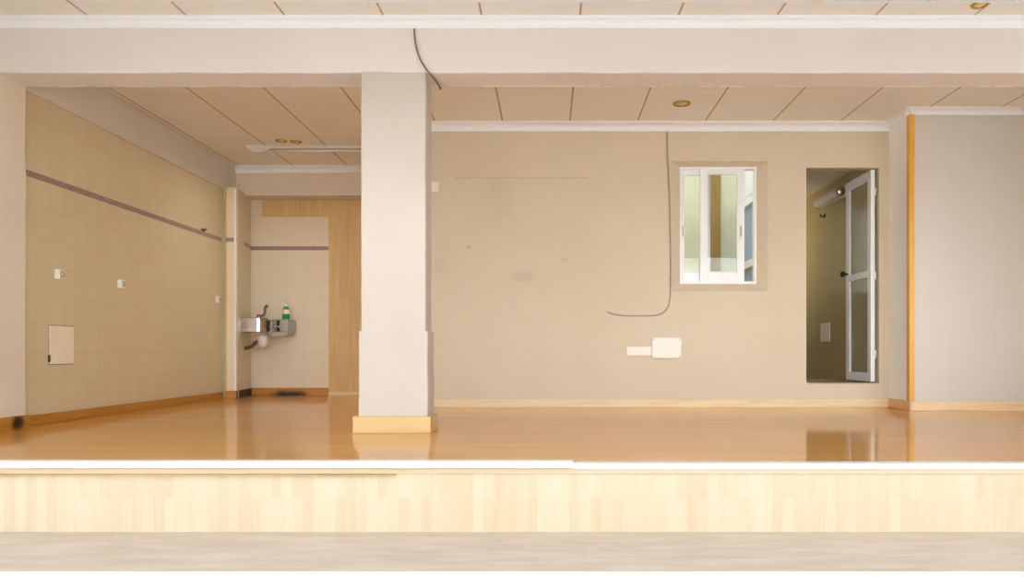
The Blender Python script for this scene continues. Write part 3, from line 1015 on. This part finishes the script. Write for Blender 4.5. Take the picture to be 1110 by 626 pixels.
pp = [at(x, y, YB - 0.0085) for x, y in ((723, 143), (723.5, 165), (725.5, 205), (726.5, 250), (727, 300), (726, 326), (721.5, 337), (712, 342), (696, 342.5), (678, 342.5), (666, 341), (658, 338))]
pp[0].y = YB - 0.014
cb = MB().tube(smooth_path(pp), 0.0058, 8).build('loose_cable', M['cable'], origin=pp[0])
tag(cb, 'thin loose cable hanging from the cornice down the back wall and curling left', 'cable')
pp = [at(x, y, 4.875) for x, y in ((449, 31), (449.5, 40), (451.5, 52), (455, 63), (460, 72), (465, 79))]
pp += [Vector((pp[-1].x + 0.01, 4.90, 2.531)), Vector((pp[-1].x + 0.03, 5.05, 2.531)), Vector((pp[-1].x + 0.03, 5.15, 2.533)), Vector((pp[-1].x + 0.03, 5.172, 2.56)), Vector((pp[-1].x + 0.03, 5.172, 2.80))]
cb = MB().tube(smooth_path(pp), 0.0052, 8).build('beam_cable', M['darkcable'], origin=pp[0])
tag(cb, 'dark cable crossing the beam face beside the column top', 'cable')

# ------------------------------------------------------------------ washbasin and soap in the niche
D_ = 8.78
k_ = F / D_
zb0, zb1 = at(0, 360, D_).z, at(0, 345.5, D_).z
xw = -3.375
hb = thing('hand_basin', (xw, D_, zb0), 'small stainless steel washbasin on the side of the tiled niche', 'basin')
xe = at(293, 0, D_).x
# D-shaped bowl shell: outline in plan, rounded towards the room
def dshape(x0, x1, ya, yb_, n=10):
    r = (yb_ - ya) / 2
    pts = [(x0, yb_), (x0, ya)]
    xc = x1 - r * 0.55
    for k in range(n + 1):
        a_ = -PI / 2 + PI * k / n
        pts.append((xc + r * 0.55 * math.cos(a_), (ya + yb_) / 2 + r * math.sin(a_)))
    return pts


mb = MB()
yo0, yo1 = D_ - 0.16, D_ + 0.17
levels = [(dshape(xw, xe, yo0, yo1), zb1 - 0.155), (dshape(xw, xe, yo0, yo1), zb1), (dshape(xw + 0.03, xe - 0.03, yo0 + 0.03, yo1 - 0.03), zb1),
          (dshape(xw + 0.035, xe - 0.035, yo0 + 0.035, yo1 - 0.035), zb1 - 0.04), (dshape(xw + 0.09, xe - 0.09, yo0 + 0.09, yo1 - 0.09), zb1 - 0.11)]
rings = [[mb.bm.verts.new((p[0], p[1], z)) for p in pts] for pts, z in levels]
for r, s_ in zip(rings, rings[1:]):
    for i in range(len(r)):
        mb.bm.faces.new((r[i], r[(i + 1) % len(r)], s_[(i + 1) % len(r)], s_[i])).smooth = False
mb.bm.faces.new(rings[-1])
mb.bm.faces.new(rings[0][::-1])
bmesh.ops.recalc_face_normals(mb.bm, faces=mb.bm.faces)
bo = mb.build('bowl', M['steel'], hb)
bv = bo.modifiers.new('Bevel', 'BEVEL')
bv.width = 0.004
bv.segments = 2
bv.limit_method = 'ANGLE'
# open steel shelf at the right side of the bowl
xs0, xs1 = xe - 0.02, at(312, 0, D_).x
mb = MB()
ys0, ys1 = D_ + 0.0, 9.06
mb.box(xs0, xs1, ys0, ys1, zb1 - 0.02, zb1 - 0.008, 0.002)
mb.box(xs0, xs1, ys0, ys1, zb1 - 0.155, zb1 - 0.145, 0.002)
mb.box(xs1 - 0.012, xs1, ys0, ys1, zb1 - 0.145, zb1 - 0.02, 0.002)
mb.box(xs1 - 0.09, xs1 - 0.012, ys0, ys0 + 0.01, zb1 - 0.145, zb1 - 0.02, 0.002)
mb.box(xs0, xs1, ys1 - 0.01, ys1, zb1 - 0.145, zb1 - 0.02, 0.002)
mb.build('side_shelf', M['chrome'], hb)
MB().lathe((xs0 + 0.055, ys0 + 0.06, zb1 - 0.085), [(0, -0.02), (0.018, -0.02), (0.02, -0.012), (0.012, 0.0), (0.012, 0.15)], 16, 'y').build('valve', M['steel'], hb)
mb = MB()
o = [(xs0 - 0.03, zb1 - 0.155), (xs1, zb1 - 0.155), (xs1 - 0.03, zb1 - 0.185), (xs1 - 0.08, zb1 - 0.2), (xs0 + 0.02, zb1 - 0.2), (xs0 - 0.03, zb1 - 0.185)]
mb.prism(o, ys0 + 0.02, ys1, 'y').build('bracket', M['chrome'], hb)
# tap
tx = at(276, 0, D_).x
ty = D_ + 0.125
tap = MB().lathe((tx, ty, zb1), [(0.028, 0), (0.028, 0.012), (0.02, 0.02), (0.018, 0.05), (0, 0.052)], 18).build('tap', M['chrome'], hb)
c1 = [Vector((tx, ty, zb1 + 0.03)), Vector((tx + 0.05, ty - 0.01, zb1 + 0.035)), Vector((tx + 0.075, ty - 0.02, zb1 + 0.07)), Vector((tx + 0.085, ty - 0.04, zb1 + 0.12)), Vector((tx + 0.11, ty - 0.06, zb1 + 0.145)), Vector((tx + 0.12, ty - 0.075, zb1 + 0.13))]
MB().tube(smooth_path(c1), 0.014, 12).build('spout', M['darkcable'], tap)
# drain trap
sx = at(286, 0, D_).x
zz = zb1 - 0.15
MB().lathe((sx, D_ - 0.03, zz), [(0.0, 0), (0.02, 0), (0.02, -0.04), (0.05, -0.05), (0.056, -0.065), (0.056, -0.13), (0.048, -0.165), (0.02, -0.185), (0, -0.185)], 22).build('trap', M['batten'], hb)
MB().tube(smooth_path([(sx - 0.03, D_ - 0.03, zz - 0.10), (sx - 0.09, D_ - 0.02, zz - 0.125), (sx - 0.14, D_, zz - 0.165), (xw - 0.01, D_ + 0.02, zz - 0.185)]), 0.022, 14).build('drain_pipe', M['chrome'], hb)

c = at(310, 347, 8.92)
zs = zb1 - 0.0065
sb = thing('soap_bottle', (c.x, 8.92, zs), 'green liquid soap bottle with a pump on the washbasin shelf', 'bottle')
MB().lathe((c.x, 8.92, zs), [(0, 0), (0.034, 0), (0.038, 0.008), (0.038, 0.115), (0.03, 0.135), (0.014, 0.148), (0.014, 0.155), (0, 0.155)], 24).build('body', M['soap'], sb)
MB().lathe((c.x, 8.92, zs), [(0.0385, 0.062), (0.0388, 0.063), (0.0388, 0.112), (0.0385, 0.113)], 24).build('label_band', M['plastic'], sb)
pu = MB().lathe((c.x, 8.92, zs), [(0.016, 0.15), (0.016, 0.168), (0.006, 0.172), (0.006, 0.188), (0.012, 0.19), (0.012, 0.2), (0, 0.2)], 16).build('pump', M['plastic'], sb)
MB().tube([(c.x, 8.92, zs + 0.196), (c.x - 0.03, 8.91, zs + 0.196), (c.x - 0.042, 8.905, zs + 0.188)], 0.0045, 8).build('nozzle', M['plastic'], pu)

# ------------------------------------------------------------------ light: overcast daylight through the open shopfront
w = bpy.data.worlds.new('World')
SC.world = w
w.use_nodes = True
bg = w.node_tree.nodes['Background']
bg.inputs['Color'].default_value = (0.86, 0.94, 1.0, 1)
bg.inputs['Strength'].default_value = 1.0
sl = bpy.data.lights.new('sun', 'SUN')
sl.energy = 9.0
sl.angle = math.radians(1.0)
sl.color = (1.0, 0.985, 0.96)
so = bpy.data.objects.new('sun', sl)
so.rotation_euler = (math.radians(-38), 0, math.radians(12))
COL.objects.link(so)


def portal(name, loc, rot, sx, sy):
    ld = bpy.data.lights.new(name, 'AREA')
    ld.shape = 'RECTANGLE'
    ld.size, ld.size_y = sx, sy
    ld.cycles.is_portal = True
    o = bpy.data.objects.new(name, ld)
    o.location = loc
    o.rotation_euler = rot
    COL.objects.link(o)


portal('shopfront_portal', ((XL + XR) / 2, 2.61, 1.11), (PI / 2, 0, 0), XR - XL, 2.22)
portal('bathroom_portal', (2.19, 9.0, 1.97), (0, -PI / 2, 0), 0.95, 0.5)
portal('lightwell_portal', (0.5, 7.92, 3.0), (0, 0, 0), 3.2, 1.4)

# ------------------------------------------------------------------ camera and view
cd = bpy.data.cameras.new('camera')
cd.sensor_width = 36.0
cd.lens = F / 1110 * 36.0
cd.shift_x = -(VX - 555) / 1110
cd.shift_y = (VY - 313) / 1110
cam = bpy.data.objects.new('camera', cd)
cam.location = (0, 0, ZC)
cam.rotation_euler = (PI / 2, 0, 0)
COL.objects.link(cam)
SC.camera = cam
vs = SC.view_settings
vs.view_transform = 'Standard'
vs.look = 'None'
vs.gamma = 1.0
vs.use_curve_mapping = False
vs.exposure = 0.95
SC.cycles.use_denoising = True
SC.cycles.sample_clamp_indirect = 6.0
SC.cycles.max_bounces = 16
SC.cycles.diffuse_bounces = 8
